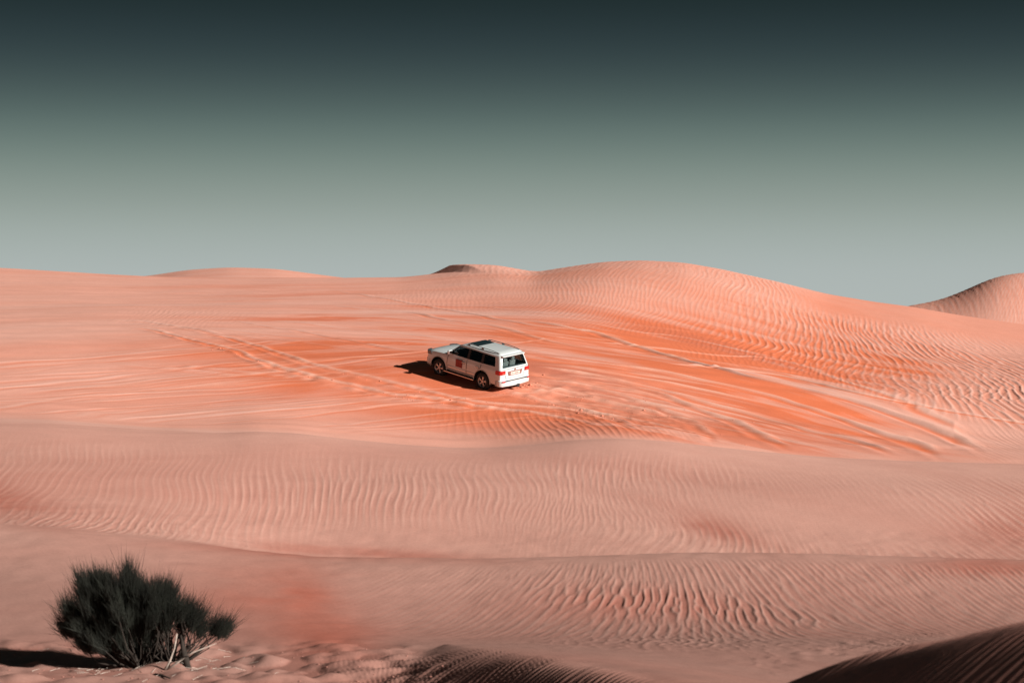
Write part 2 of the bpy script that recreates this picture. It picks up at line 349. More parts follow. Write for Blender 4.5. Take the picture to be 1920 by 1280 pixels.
# --- ripples of the dune in front of the valley
lean = np.interp(X, [-16, -8, -3, 2, 8, 16], [-0.16, -0.08, 0.03, 0.10, 0.02, -0.12])
p = X - lean * (Y - 64) + 0.28 * smo(X, Y * .5, 5, 7) + .10 * smo(X, Y * .6, 1.8, 17); q = Y * 0.28 + .4 * smo(X, Y, 8, 8)
r2a = ripple(RA, p, q + 50, 0.245); r2b = ripple(RB, p, q * 1.3, 0.17)
W2 = np.where(mid, 1, 0) * sm(8, 60, v - np.interp(u, UG, r2)) * (0.22 + 0.50 * blob(u, v, 700, 950, 420, 75) + 0.9 * blob(u, v, 1860, 985, 150, 75) + 0.35 * blob(u, v, 1080, 940, 260, 60) + .35 * blob(u, v, 1330, 1000, 160, 40, 15) + .4 * blob(u, v, 60, 960, 220, 40, 12))
W2 *= np.clip(0.75 + .45 * smo(X, Y, 5, 11), .2, 1.3)
b2m = np.clip(blob(u, v, 1100, 960, 250, 55) + .6 * blob(u, v, 700, 1030, 400, 20), 0, 1)
rip += W2 * ((1 - b2m) * (.48 * r2a + .55 * ripple(RB, p + 9, q * .9, .225)) * .0085 + b2m * r2b * .006); crest += W2 * ((1 - b2m) * r2a + b2m * r2b * .7) * 1.0
# --- ripples of the near dune
lean = np.interp(X, [-4, -1, 2, 4, 7, 11], [0.42, 0.34, 0.10, -0.03, -0.16, -0.10])
p = X - lean * (Y - 45) + 0.13 * smo(X, Y * .5, 2.6, 12) - .015 * (Y - 46) ** 2 * sm(4, 8, X) ; q = Y * 0.28 + .25 * smo(X, Y, 5, 13)
r3a = ripple(RA, p, q + 150, 0.165); r3b = ripple(RB, p, q * 1.7, 0.20)
W3 = np.where(front & (Y > 38), 1, 0) * sm(5, 30, v - np.interp(u, UG, r3)) * sm(560, 760, u) * sm(1205, 1185, v)
coarse = np.clip(1.3 * blob(u, v, 1200, 1128, 230, 34, 6) + .9 * blob(u, v, 1450, 1150, 160, 22, 8), 0, 1)
band = 0.35 + 0.65 * sm(700, 1500, u) + .3 * coarse
rip += W3 * band * ((1 - coarse) * (.75 * r3a + .35 * r3b) * .0070 + coarse * (r3b * .0085 + ripple(RB, p + 9, q * 1.5, .33) * .004)); crest += W3 * band * ((1 - coarse) * r3a + coarse * r3b) * .8
W4 = np.where(Y < 42, 1, 0) * sm(27, 29, Y) * (.9 * blob(u, v, 1600, 1222, 160, 22, -8) + .5 * blob(u, v, 1300, 1205, 250, 14))
rip += W4 * ripple(RB, p + 70, q * 2.2, 0.16) * .016
# ripples running along the shaded faces
pd = X * .83 - Y * .55; qd = (X * .55 + Y * .83) * .3
rd = ripple(RA, pd + .08 * smo(X, Y, 2.5, 14), qd, 0.135)
cxl = np.interp(Y, [22.0, 24, 26, 28, 31, 33.5, 36.5, 39, 41], [2.4, 2.2, 1.95, 1.33, 0.31, -0.25, -.91, -1.4, -1.9])
W5 = sm(cxl + .5, cxl - .1, X) * sm(cxl - 3.0, cxl - 2.0, X) * sm(38, 35, Y) * sm(23, 25, Y)
cxr = np.interp(Y, [12, 16, 18, 20, 22, 24, 26, 27.5], [7.4, 6.15, 5.5, 4.95, 4.42, 3.98, 3.68, 3.5])
W6 = (.25 + .75 * sm(cxr - .05, cxr - .5, X)) * sm(cxr + .5, cxr - .1, X) * sm(cxr - 4.4, cxr - 3.4, X) * sm(26.5, 24, Y)
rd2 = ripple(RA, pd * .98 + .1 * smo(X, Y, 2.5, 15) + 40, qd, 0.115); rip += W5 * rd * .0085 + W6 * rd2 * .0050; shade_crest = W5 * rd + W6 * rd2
# --- trampled sand round the bush
tr = np.where(Y < 41, 1, 0) * sm(900, 700, u) * sm(1196, 1222, v) * sm(cxl + .1, cxl - .8, X)
lump = smo(X, Y, 0.42, 21) + .5 * smo(X, Y, .22, 22)
rip += tr * (np.maximum(lump, -.8) * 0.040 + .025 * smo(X, Y, 1.2, 23))
# --- churned tracks and clods behind the car
churn = np.maximum(churn, onhill * (.75 * blob(u, v, 1150, 760, 210, 45, 16) + .8 * blob(u, v, 1010, 735, 80, 22, 5)))
rip += churn * 0.018 * (smo(X, Y * .6, 0.55, 31) + .7 * smo(X, Y, .3, 32))
bumpy = onhill * (1 - dune) * (Y < 185)
rip += bumpy * .018 * smo(X * .35, Y, .9, 33) * (1 - Wv)
rip += .004 * smo(X, Y, .3, 34) * (Y < 60) * (1 - np.clip(W5 + W6, 0, 1))
we = sm(-200, -70, u) * sm(2120, 2000, u) * sm(13.0, 14.5, Y) * sm(YR[-1], YR[-1] - 15, Y)
rip *= we; Z = Z0 + rel * we * np.clip(1 - dune * .6, 0, 1) + rip

# ---- masks that say which sand lies where (dry pale dust, orange turned-up sand, dark red fine sand)
sdir = np.interp(u, [0, 500, 900, 1300, 1900], [-.3, -.15, .35, .7, 1.1])
st = fbm(X * .20 - Y * .1, Y + sdir * X, 2.2, 41); st2 = fbm(X * .35, Y + sdir * X, 1.0, 42); st3 = samp(FB, (X * .30) * 9, (Y + sdir * X) * 9 + 300)
zone = 1.0 * blob(u, v, 1060, 690, 420, 78, 8) + .62 * blob(u, v, 640, 705, 300, 58, 10) + 1.0 * blob(u, v, 1500, 745, 260, 55, 17) + .7 * blob(u, v, 1240, 632, 170, 26, 6) + .22 * blob(u, v, 300, 720, 380, 60)
zone += .6 * blob(u, v, 1470, 680, 120, 22, 10) + .55 * blob(u, v, 1680, 690, 90, 20, 8) + .35 * blob(u, v, 1550, 620, 300, 50, 12)
O = onhill * np.clip(zone, 0, 1.15) * (.72 + .20 * st + .30 * np.clip(st2 + .5 * st3, -1.2, 1.2)) + orange * .8 * onhill
patches = onhill * np.clip((st + .8 * st2) * 1.6 - .4, 0, 1) * (blob(u, v, 1200, 745, 300, 60, 14) + .5 * blob(u, v, 700, 620, 350, 50, 8) + .35 * blob(u, v, 900, 780, 200, 40))
O = O + .8 * np.clip(patches, 0, 1) - pale * .45 - .25 * churn * np.clip(st3, -.8, 1.5)
O += onhill * .13 * (1 + .4 * st) * sm(1700, 1500, u) + .30 * sm(1350, 1600, u) * onhill * (1 - smooth_top) + .06 * onhill
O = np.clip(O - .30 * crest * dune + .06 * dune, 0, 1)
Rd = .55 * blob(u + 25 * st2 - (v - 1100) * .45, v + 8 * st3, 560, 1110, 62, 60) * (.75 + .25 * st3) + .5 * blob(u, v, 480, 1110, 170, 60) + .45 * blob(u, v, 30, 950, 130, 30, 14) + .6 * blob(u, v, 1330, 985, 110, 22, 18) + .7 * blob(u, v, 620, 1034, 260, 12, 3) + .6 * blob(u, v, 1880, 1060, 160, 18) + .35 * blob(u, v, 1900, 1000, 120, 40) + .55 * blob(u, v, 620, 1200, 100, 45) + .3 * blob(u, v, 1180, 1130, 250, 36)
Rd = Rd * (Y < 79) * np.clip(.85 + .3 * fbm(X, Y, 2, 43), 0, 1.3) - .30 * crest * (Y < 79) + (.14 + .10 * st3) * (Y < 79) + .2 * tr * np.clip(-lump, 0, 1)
Rd = np.clip(Rd + .40 * np.clip(patches, 0, 1) + .30 * onhill * np.clip(zone, 0, 1) * np.clip(st3 * .8 - .4, 0, 1), 0, 1)
var = fbm(X * .4, Y, 3.0, 44) * .5

sand = bpy.data.materials.new('dune_sand'); sand.use_nodes = True
nt = sand.node_tree; bs = nt.nodes['Principled BSDF']; bs.inputs['Roughness'].default_value = 0.95; bs.inputs['Specular IOR Level'].default_value = 0.08
N = nt.nodes.new; Lk = nt.links.new
def attr(n):
    a = N('ShaderNodeAttribute'); a.attribute_name = n; return a
def mixc(fac, a, b):
    m = N('ShaderNodeMix'); m.data_type = 'RGBA'
    if isinstance(fac, float): m.inputs[0].default_value = fac
    else: Lk(fac, m.inputs[0])
    for s, c in ((6, a), (7, b)):
        if isinstance(c, tuple): m.inputs[s].default_value = c
        else: Lk(c, m.inputs[s])
    return m.outputs[2]
PALE = (0.66, 0.370, 0.308, 1); ORG = (0.64, 0.168, 0.080, 1); RED = (0.36, 0.118, 0.085, 1); DIMMED = (0.325, 0.186, 0.158, 1)  # the last colour paints dim foreground light into the sand
geo = N('ShaderNodeNewGeometry')
n1 = N('ShaderNodeTexNoise'); n1.inputs['Scale'].default_value = 0.8; n1.inputs['Detail'].default_value = 8; n1.inputs['Roughness'].default_value = .65; Lk(geo.outputs['Position'], n1.inputs['Vector'])
n2 = N('ShaderNodeTexNoise'); n2.inputs['Scale'].default_value = 14; n2.inputs['Detail'].default_value = 7; n2.inputs['Roughness'].default_value = .75; Lk(geo.outputs['Position'], n2.inputs['Vector'])
c0 = mixc(attr('near_dimming').outputs['Fac'], PALE, DIMMED)  # dimmer light near the camera, painted as darker sand
c1 = mixc(attr('orange_sand').outputs['Fac'], c0, ORG)
c2 = mixc(attr('dust').outputs['Fac'], mixc(attr('red_sand').outputs['Fac'], c1, RED), (0.74, 0.43, 0.34, 1))
hsv = N('ShaderNodeHueSaturation'); Lk(c2, hsv.inputs['Color'])
m1 = N('ShaderNodeMath'); m1.operation = 'MULTIPLY_ADD'; Lk(n1.outputs[0], m1.inputs[0]); m1.inputs[1].default_value = .22; m1.inputs[2].default_value = .89
m2 = N('ShaderNodeMath'); m2.operation = 'MULTIPLY_ADD'; Lk(n2.outputs[0], m2.inputs[0]); m2.inputs[1].default_value = .46; Lk(m1.outputs[0], m2.inputs[2])
m3 = N('ShaderNodeMath'); m3.operation = 'SUBTRACT'; Lk(m2.outputs[0], m3.inputs[0]); m3.inputs[1].default_value = .23
Lk(m3.outputs[0], hsv.inputs['Value']); Lk(hsv.outputs[0], bs.inputs['Base Color'])
bp = N('ShaderNodeBump'); bp.inputs['Strength'].default_value = .5; bp.inputs['Distance'].default_value = .015
Lk(n2.outputs[0], bp.inputs['Height']); Lk(bp.outputs[0], bs.inputs['Normal'])

def grid_mesh(name, X, Y, Z, r0, r1, c0, c1, attrs=None):
    nr_, nc_ = r1 - r0, c1 - c0
    co = np.stack([X[r0:r1, c0:c1], Y[r0:r1, c0:c1], Z[r0:r1, c0:c1]], -1).reshape(-1, 3).astype(np.float32)
    idx = np.arange(nr_ * nc_).reshape(nr_, nc_)
    q = np.stack([idx[:-1, :-1], idx[:-1, 1:], idx[1:, 1:], idx[1:, :-1]], -1).reshape(-1, 4)
    me = bpy.data.meshes.new(name); me.vertices.add(len(co)); me.vertices.foreach_set('co', co.ravel())
    me.loops.add(q.size); me.loops.foreach_set('vertex_index', q.ravel().astype(np.int32))
    me.polygons.add(len(q)); me.polygons.foreach_set('loop_start', np.arange(0, q.size, 4, dtype=np.int32))
    me.update(calc_edges=True); me.polygons.foreach_set('use_smooth', np.ones(len(q), bool))
    for n, a in (attrs or {}).items():
        at = me.attributes.new(n, 'FLOAT', 'POINT'); at.data.foreach_set('value', np.ascontiguousarray(a[r0:r1, c0:c1], np.float32).ravel())
    me.materials.append(sand)
    o = bpy.data.objects.new(name, me); col.objects.link(o); o['kind'] = 'structure'
    return o
def dim_falloff(Yr): return np.clip(1 - .42 * sm(42, 49.5, Yr) - .25 * sm(50, 54, Yr) - .23 * sm(64, 78, Yr) - .10 * sm(80, 88, Yr), 0, 1)  # foreground dimming painted into the sand, lifted towards the near crest against its shading
def plain_masks(Yr): return {'orange_sand': .25 * sm(82, 90, Yr), 'red_sand': .14 * (1 - sm(76, 79, Yr)), 'near_dimming': dim_falloff(Yr), 'dust': 0 * Yr}
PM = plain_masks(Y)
AT = {'orange_sand': O, 'red_sand': Rd, 'near_dimming': np.clip(dim_falloff(Y) - .12 * shade_crest, 0, 1), 'dust': np.clip(pale * .42 * onhill * (.6 + .4 * st2) + .13 * churn * np.clip(st3 * 1.4 - .3, 0, 1.5), 0, 1)}
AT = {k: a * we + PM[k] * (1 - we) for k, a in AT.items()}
cut = [0, int(np.searchsorted(YR, 54.5)), int(np.searchsorted(YR, 81)), int(np.searchsorted(YR, 205)), nr - 1]
for nm, a, b in zip(['near_dune', 'middle_dune', 'dune_hillside', 'far_dunes'], cut, cut[1:]):
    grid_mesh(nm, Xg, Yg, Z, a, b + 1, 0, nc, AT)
# wide sheet of sand that carries on to the horizon all round, edge to edge with the fine one
LIM = 0.36
edge = [math.atan((UC[0] - 960) / F), math.atan((UC[-1] - 960) / F)]
core = np.unique(np.concatenate([YR[::4], YR[-1:]]))
rows_y = np.concatenate([[0.01, 2, 4, 6, 8, 9.5, 11, 12], core, np.geomspace(YR[-1] * 1.03, 4200, 55)])
span = edge[0] + 2 * math.pi - edge[1]; g_ = np.concatenate([[0], np.geomspace(.006, .5, 60)]); g_ = np.unique(np.concatenate([g_, 1 - g_]))
th = edge[1] + span * g_
TH, RY = np.meshgrid(th, rows_y, indexing='xy')
off_ = np.abs(np.mod(TH + math.pi, 2 * math.pi) - math.pi)
RR = RY / np.cos(np.minimum(off_, LIM)); Xs, Ys = RR * np.sin(TH), RR * np.cos(TH)
Zs = base_height(Xs.ravel(), Ys.ravel()).reshape(Xs.shape)
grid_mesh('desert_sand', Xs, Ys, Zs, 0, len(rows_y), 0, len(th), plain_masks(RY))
for nm, rw in (('sand_at_the_dune_foot', np.array([0.01, 2, 4, 6, 8, 9.5, 11, 12, YR[0]])), ('distant_sand', np.concatenate([[YR[-1]], np.geomspace(YR[-1] * 1.03, 4200, 55)]))):
    uw = UC[::6]; uw = np.append(uw, UC[-1]) if uw[-1] != UC[-1] else uw
    TW, RW = np.meshgrid((uw - 960) / F, rw, indexing='xy'); Xw, Yw = TW * RW, RW
    Zw = base_height(Xw.ravel(), Yw.ravel()).reshape(Xw.shape)
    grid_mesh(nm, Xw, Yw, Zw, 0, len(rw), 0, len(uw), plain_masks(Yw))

def ground(x, y):
    """exact height of the fine sheet"""
    uu = 960 + F * x / y; c = (uu - UC[0]) / 2; r = np.searchsorted(YR, y) - 1
    c0 = int(c); fc = c - c0; fr = (y - YR[r]) / (YR[r + 1] - YR[r])
    return float((Z[r, c0] * (1 - fc) + Z[r, c0 + 1] * fc) * (1 - fr) + (Z[r + 1, c0] * (1 - fc) + Z[r + 1, c0 + 1] * fc) * fr)

# ------------------------------------------------------------------ materials of the car and the bush
M = {}
M['paint'] = new_mat('white_car_paint', (0.55, 0.60, 0.62), .30, 0, .5, .8, .05, 1.5)
M['darkglass'] = new_mat('dark_roof_glass', (0.012, 0.022, 0.026), .05, 0, .6)
M['black'] = new_mat('black_plastic', (0.018, 0.018, 0.02), .6, noise=.2)
M['rubber'] = new_mat('tyre_rubber', (0.022, 0.021, 0.02), .85, noise=.3, nscale=9)
M['alloy'] = new_mat('wheel_alloy', (0.62, 0.63, 0.65), .3, .85, noise=.15)
M['chrome'] = new_mat('chrome', (0.75, 0.76, 0.78), .15, 1.0)
M['grey'] = new_mat('rail_grey_metal', (0.17, 0.19, 0.20), .4, .5)
M['red'] = new_mat('red_lamp_plastic', (0.40, 0.008, 0.008), .2, 0, .5, .2)
M['clearlamp'] = new_mat('clear_lamp_plastic', (0.45, 0.06, 0.04), .1, 0, .6, .6)
M['headlamp'] = new_mat('headlamp_lens', (0.06, 0.07, 0.08), .05, 0, .8, .6)
M['seat'] = new_mat('dark_seat_leather', (0.03, 0.028, 0.028), .6, noise=.2)
M['cover'] = new_mat('white_seat_cover', (0.82, 0.80, 0.76), .9, noise=.12, nscale=8)
M['plate'] = new_mat('number_plate_white', (0.68, 0.60, 0.56), .5)
M['garnish'] = new_mat('copper_toned_garnish', (0.26, 0.12, 0.10), .4, .2)
M['decal'] = new_mat('dark_red_decal', (0.22, 0.022, 0.02), .6, noise=.25, nscale=14)
M['decal2'] = new_mat('pink_decal_print', (0.38, 0.09, 0.075), .6)
M['seam'] = new_mat('panel_gap', (0.06, 0.05, 0.05), .8)

def see_through(name, tint):
    m = bpy.data.materials.new(name); m.use_nodes = True; nt = m.node_tree; nt.nodes.clear()
    o = nt.nodes.new('ShaderNodeOutputMaterial'); t = nt.nodes.new('ShaderNodeBsdfTransparent'); g = nt.nodes.new('ShaderNodeBsdfGlossy'); mx = nt.nodes.new('ShaderNodeMixShader'); f = nt.nodes.new('ShaderNodeLayerWeight'); pw = nt.nodes.new('ShaderNodeMath'); pw.operation = 'POWER'; pw.inputs[1].default_value = 4; sc_ = nt.nodes.new('ShaderNodeMath'); sc_.operation = 'MULTIPLY_ADD'; sc_.inputs[1].default_value = .9; sc_.inputs[2].default_value = .04
    t.inputs[0].default_value = tint; g.inputs['Roughness'].default_value = .03; nt.links.new(f.outputs['Facing'], pw.inputs[0]); nt.links.new(pw.outputs[0], sc_.inputs[0])
    nt.links.new(sc_.outputs[0], mx.inputs[0]); nt.links.new(t.outputs[0], mx.inputs[1]); nt.links.new(g.outputs[0], mx.inputs[2]); nt.links.new(mx.outputs[0], o.inputs[0]); return m
M['glass'] = see_through('tinted_glass', (0.57, 0.62, 0.63, 1))

# ------------------------------------------------------------------ the car (x forward, y left, z up, origin on the ground between the wheels)
car = bpy.data.objects.new('off_road_car', None); col.objects.link(car)
car['label'] = 'white off-road estate car with roof rails and dark windows driving up the orange dune slope'; car['category'] = 'car'
FX, RX, TR, WR = 1.50, -1.35, 0.84, 0.41
# lower body
st_ = [(-2.47, .62, 1.14, .86, .00), (-2.45, .52, 1.19, .92, .00), (-2.38, .44, 1.22, .96, .0), (-2.2, .42, 1.235, .98, .0), (-1.6, .41, 1.23, .99, 0), (-.8, .41, 1.22, .985, 0), (0, .41, 1.21, .985, 0), (.7, .41, 1.205, .985, 0),
       (.98, .41, 1.20, .985, 0.01), (1.3, .41, 1.19, .985, .035), (1.7, .41, 1.165, .98, .05), (2.05, .42, 1.13, .965, .05), (2.25, .43, 1.09, .93, .04), (2.36, .45, 1.02, .87, .03), (2.43, .5, .90, .80, .0), (2.45, .58, .78, .74, .0)]
bm = bmesh.new(); rings = []
for x, zb, zt, hw, cr in st_:
    h = zt - zb
    half = [(0, zb), (hw * .6, zb), (hw - .12, zb), (hw - .03, zb + .06), (hw + .005, zb + .18), (hw + .01, zb + h * .40), (hw, zb + h * .60), (hw - .012, zb + h * .74), (hw - .03, zb + h * .86), (hw - .06, zt - .035), (hw - .12, zt), (hw * .55, zt + cr * .8), (0, zt + cr)]
    full = half + [(-a, b) for a, b in half[-2:0:-1]]
    rings.append([bm.verts.new((x, a, b)) for a, b in full])
n = len(rings[0])
for A, B in zip(rings, rings[1:]):
    for k in range(n): bm.faces.new((A[k], A[(k + 1) % n], B[(k + 1) % n], B[k]))
bm.faces.new(rings[0][::-1]); bm.faces.new(rings[-1])
body = from_bm('body', bm, M['paint'], car, True)
def boolean(o, cutter, op='DIFFERENCE'):
    md = o.modifiers.new('b', 'BOOLEAN'); md.object = cutter; md.operation = op; md.solver = 'EXACT'
    dg = bpy.context.evaluated_depsgraph_get(); dg.update()
    me = bpy.data.meshes.new_from_object(o.evaluated_get(dg)); old = o.data
    o.modifiers.clear(); o.data = me; bpy.data.meshes.remove(old); cm = cutter.data; bpy.data.objects.remove(cutter); bpy.data.meshes.remove(cm)
def arch_cutter():
    bm = bmesh.new()
    for ax in (FX, RX):
        for s in (-1, 1):
            pts = [(ax + .52 * math.cos(t), .43 + .52 * math.sin(t)) for t in np.linspace(0, math.pi, 19)]
            pts = [(ax + .50, .2)] + pts + [(ax - .50, .2)]
            prism(bm, pts, 1, s * .62, s * 1.2)
    return from_bm('cut', bm)
boolean(body, arch_cutter())
body.data.materials.append(M['black'])
for p_ in body.data.polygons:
    c = p_.center
    for ax in (FX, RX):
        if abs(c.y) < .972 and math.hypot(c.x - ax, c.z - .43) < .535 and abs(c.y) > .6 and abs(p_.normal.y) < .9 : p_.material_index = 1
        if abs(abs(c.y) - .62) < .01 and abs(p_.normal.y) > .9: p_.material_index = 1
def sharp(o, ang=32):
    me = o.data; bm = bmesh.new(); bm.from_mesh(me)
    for e in bm.edges:
        e.smooth = not (len(e.link_faces) == 2 and e.calc_face_angle(0) > R(ang))
    for f in bm.faces: f.smooth = True
    bm.to_mesh(me); bm.free()
sharp(body)
# cabin shell
def gring(bm, z, xf, xr, hw, rc):
    pts = []
    for cx, cy, a in ((xf - rc, hw - rc, 0), (xr + rc * .7, hw - rc * .7, 90), (xr + rc * .7, -hw + rc * .7, 180), (xf - rc, -hw + rc, 270)):
        r_ = rc if cx > 0 else rc * .7
        for k in range(5):
            t = R(a + k * 22.5); pts.append((cx + r_ * math.cos(t), cy + r_ * math.sin(t)))
    return [bm.verts.new((x, y, z)) for x, y in pts]
def cabin(off):
    bm = bmesh.new()
    lv = [(1.15 + off, 1.17, -2.46, .94, .16), (1.72, .40, -2.26, .775, .16), (1.79, .22, -2.20, .735, .16), (1.835, .02, -2.10, .67, .15), (1.865, -.2, -1.85, .5, .15)]
    if off: lv = [(z, xf - off * 1.5, xr + off, hw - off, rc) for z, xf, xr, hw, rc in lv[:3]]
    rs = [gring(bm, *l) for l in lv]; n = len(rs[0])
    for A, B in zip(rs, rs[1:]):
        for k in range(n): bm.faces.new((A[k], A[(k + 1) % n], B[(k + 1) % n], B[k]))
    bm.faces.new(rs[0][::-1]); bm.faces.new(rs[-1])
    return bm
shell = from_bm('roof', cabin(0), M['paint'], car, True)
boolean(shell, from_bm('cut', cabin(.05)))
def rnd(pts, r=.05, k=3):
    out = []; n = len(pts)
    for i in range(n):
        p0, p1, p2 = Vector(pts[i - 1]), Vector(pts[i]), Vector(pts[(i + 1) % n])
        a, b = (p0 - p1).normalized() * r, (p2 - p1).normalized() * r
        for j in range(k + 1):
            t = j / k; out.append(tuple((p1 + a) * (1 - t) ** 2 + p1 * 2 * t * (1 - t) + (p1 + b) * t ** 2))
    return out
side = {'front': rnd([(.90, 1.245), (.36, 1.675), (-.30, 1.695), (-.30, 1.245)], .04), 'rear': rnd([(-.38, 1.245), (-.38, 1.695), (-1.20, 1.695), (-1.20, 1.25)], .03), 'quarter': rnd([(-1.28, 1.25), (-1.28, 1.695), (-1.96, 1.685), (-2.08, 1.27)], .05)}
rearw = rnd([(-.79, 1.235), (.79, 1.235), (.68, 1.68), (-.68, 1.68)], .05)
frontw = rnd([(-.78, 1.28), (.78, 1.28), (.64, 1.69), (-.64, 1.69)], .05)
bm = bmesh.new()
for s in side.values(): prism(bm, s, 1, -1.2, 1.2)
boolean(shell, from_bm('cut', bm))
bm = bmesh.new(); prism(bm, rearw, 0, -2.7, -2.05); prism(bm, frontw, 0, .3, 1.5); boolean(shell, from_bm('cut', bm))
sharp(shell, 28)
hwz = lambda z: .94 + (z - 1.15) * (.775 - .94) / .57
xrz = lambda z: -2.46 + (z - 1.15) * .20 / .57
xfz = lambda z: 1.17 - (z - 1.15) * .77 / .57
def grow(pts, d):
    c = sum((Vector(p) for p in pts), Vector((0, 0))) / len(pts)
    return [tuple(Vector(p) + (Vector(p) - c).normalized() * d) for p in pts]
def pane(name, pts, fn, th, mat=None):
    bm = bmesh.new(); A = [bm.verts.new(fn(p, 0)) for p in pts]; B = [bm.verts.new(fn(p, th)) for p in pts]; n = len(pts)
    bm.faces.new(A); bm.faces.new(B[::-1])
    for i in range(n): bm.faces.new((A[i], B[i], B[(i + 1) % n], A[(i + 1) % n]))
    return from_bm(name, bm, mat or M['glass'], car)
for s in (1, -1):
    for k in ('front', 'rear', 'quarter'):
        pane('side_window', grow(side[k], .006), lambda p, t: (p[0], s * (hwz(p[1]) - .014 - t), p[1]), .006)
    for xa, xb in ((-.30, -.38), (-1.20, -1.28)):
        pane('pillar_trim', [(xa + .03, 1.245), (xa + .03, 1.695), (xb - .03, 1.695), (xb - .03, 1.245)], lambda p, t: (p[0], s * (hwz(p[1]) + .006 - t), p[1]), .004, M['black'])
pane('rear_window', grow(rearw, .006), lambda p, t: (xrz(p[1]) + .014 + t, p[0], p[1]), .006)
pane('windscreen', grow(frontw, .006), lambda p, t: (xfz(p[1]) - .02 - t, p[0], p[1]), .006)
bm = bmesh.new(); bm_box(bm, (-.70, 0, 1.235), (3.1, 1.70, .015)); from_bm('cabin_trim', bm, M['black'], car)
# seats with covers, seen through the glass
def seat(name, x, y, w, mat, top=1.50, tilt=-12):
    bm = bmesh.new(); rot = Matrix.Rotation(R(tilt), 3, 'Y')
    bm_box(bm, (x, y, top - .17), (.12, w, .34), .04, rot); o = from_bm(name, bm, mat, car, True)
    bm = bmesh.new(); bm_box(bm, (x - .04, y, top + .07), (.10, w * .5, .15), .035, rot); h_ = from_bm('headrest', bm, mat, o, True)
    return o
for y in (.38, -.38): seat('front_seat', -.25, y, .48, M['seat'])
for y in (.42, 0, -.42): seat('middle_seat', -1.15, y, .40, M['seat'])
seat('covered_seat', -2.16, .42, .46, M['cover'], 1.46, -6); seat('covered_seat', -2.18, -.06, .36, M['cover'], 1.49, -6)
# roof glass, rails, aerial
bm = bmesh.new(); prism(bm, rnd([(-.02, -.50), (-.62, -.52), (-.62, .52), (-.02, .50)], .06), 2, 1.84, 1.872); sr = from_bm('sunroof', bm, M['darkglass'], car)
bm = bmesh.new(); prism(bm, rnd([(.26, -.60), (-.04, -.62), (-.04, .62), (.26, .60)], .05), 2, 1.70, 1.80)
bm.free()
for s in (1, -1):
    bm = bmesh.new(); pts = [(-.10, s * .66, 1.85), (-.22, s * .665, 1.875), (-.9, s * .665, 1.895), (-1.6, s * .665, 1.885), (-1.95, s * .665, 1.86), (-2.06, s * .65, 1.83)]
    tube_rings(bm, pts, .017, 6); rail = from_bm('roof_rail', bm, M['grey'], car, True)
    for x, z in ((-.14, 1.83), (-1.02, 1.85), (-2.0, 1.82)):
        bm = bmesh.new(); bm_box(bm, (x, s * .655, z), (.14, .045, .09), .012); from_bm('rail_foot', bm, M['grey'], rail)
bm = bmesh.new(); prism(bm, [(-2.12, 1.79), (-2.36, 1.765), (-2.37, 1.735), (-2.20, 1.72)], 1, -.70, .70); from_bm('rear_spoiler', bm, M['paint'], car)
# bumpers, tailgate, lamps
bm = bmesh.new(); prism(bm, [(-2.2, -.99), (-2.46, -.975), (-2.56, -.86), (-2.585, -.5), (-2.59, 0), (-2.585, .5), (-2.56, .86), (-2.46, .975), (-2.2, .99)], 2, .40, .70)
bmesh.ops.bevel(bm, geom=[e for e in bm.edges if abs(e.verts[0].co.z - e.verts[1].co.z) < .01], offset=.05, segments=3, affect='EDGES', profile=.6)
rb = from_bm('rear_bumper', bm, M['paint'], car, True)
bm = bmesh.new(); bm_box(bm, (-2.565, 0, .665), (.08, 1.42, .045), .01); from_bm('bumper_step', bm, M['black'], rb)
for s in (1, -1):
    bm = bmesh.new(); bm_box(bm, (-2.555, s * .80, .645), (.07, .17, .065), .01, Matrix.Rotation(R(-s * 12), 3, 'Z')); from_bm('reflector', bm, M['red'], rb)
bm = bmesh.new(); prism(bm, [(2.1, -.975), (2.36, -.91), (2.5, -.7), (2.56, -.3), (2.56, .3), (2.5, .7), (2.36, .91), (2.1, .975)], 2, .42, .74)
bmesh.ops.bevel(bm, geom=[e for e in bm.edges if abs(e.verts[0].co.z - e.verts[1].co.z) < .01], offset=.06, segments=3, affect='EDGES', profile=.6)
from_bm('front_bumper', bm, M['paint'], car, True)
bm = bmesh.new(); bm_box(bm, (2.455, 0, .90), (.05, .95, .24), .02); gr_ = from_bm('grille', bm, M['chrome'], car)
for k in range(3):
    bm = bmesh.new(); bm_box(bm, (2.483, 0, .83 + k * .07), (.012, .9, .035)); from_bm('grille_slot', bm, M['black'], gr_)
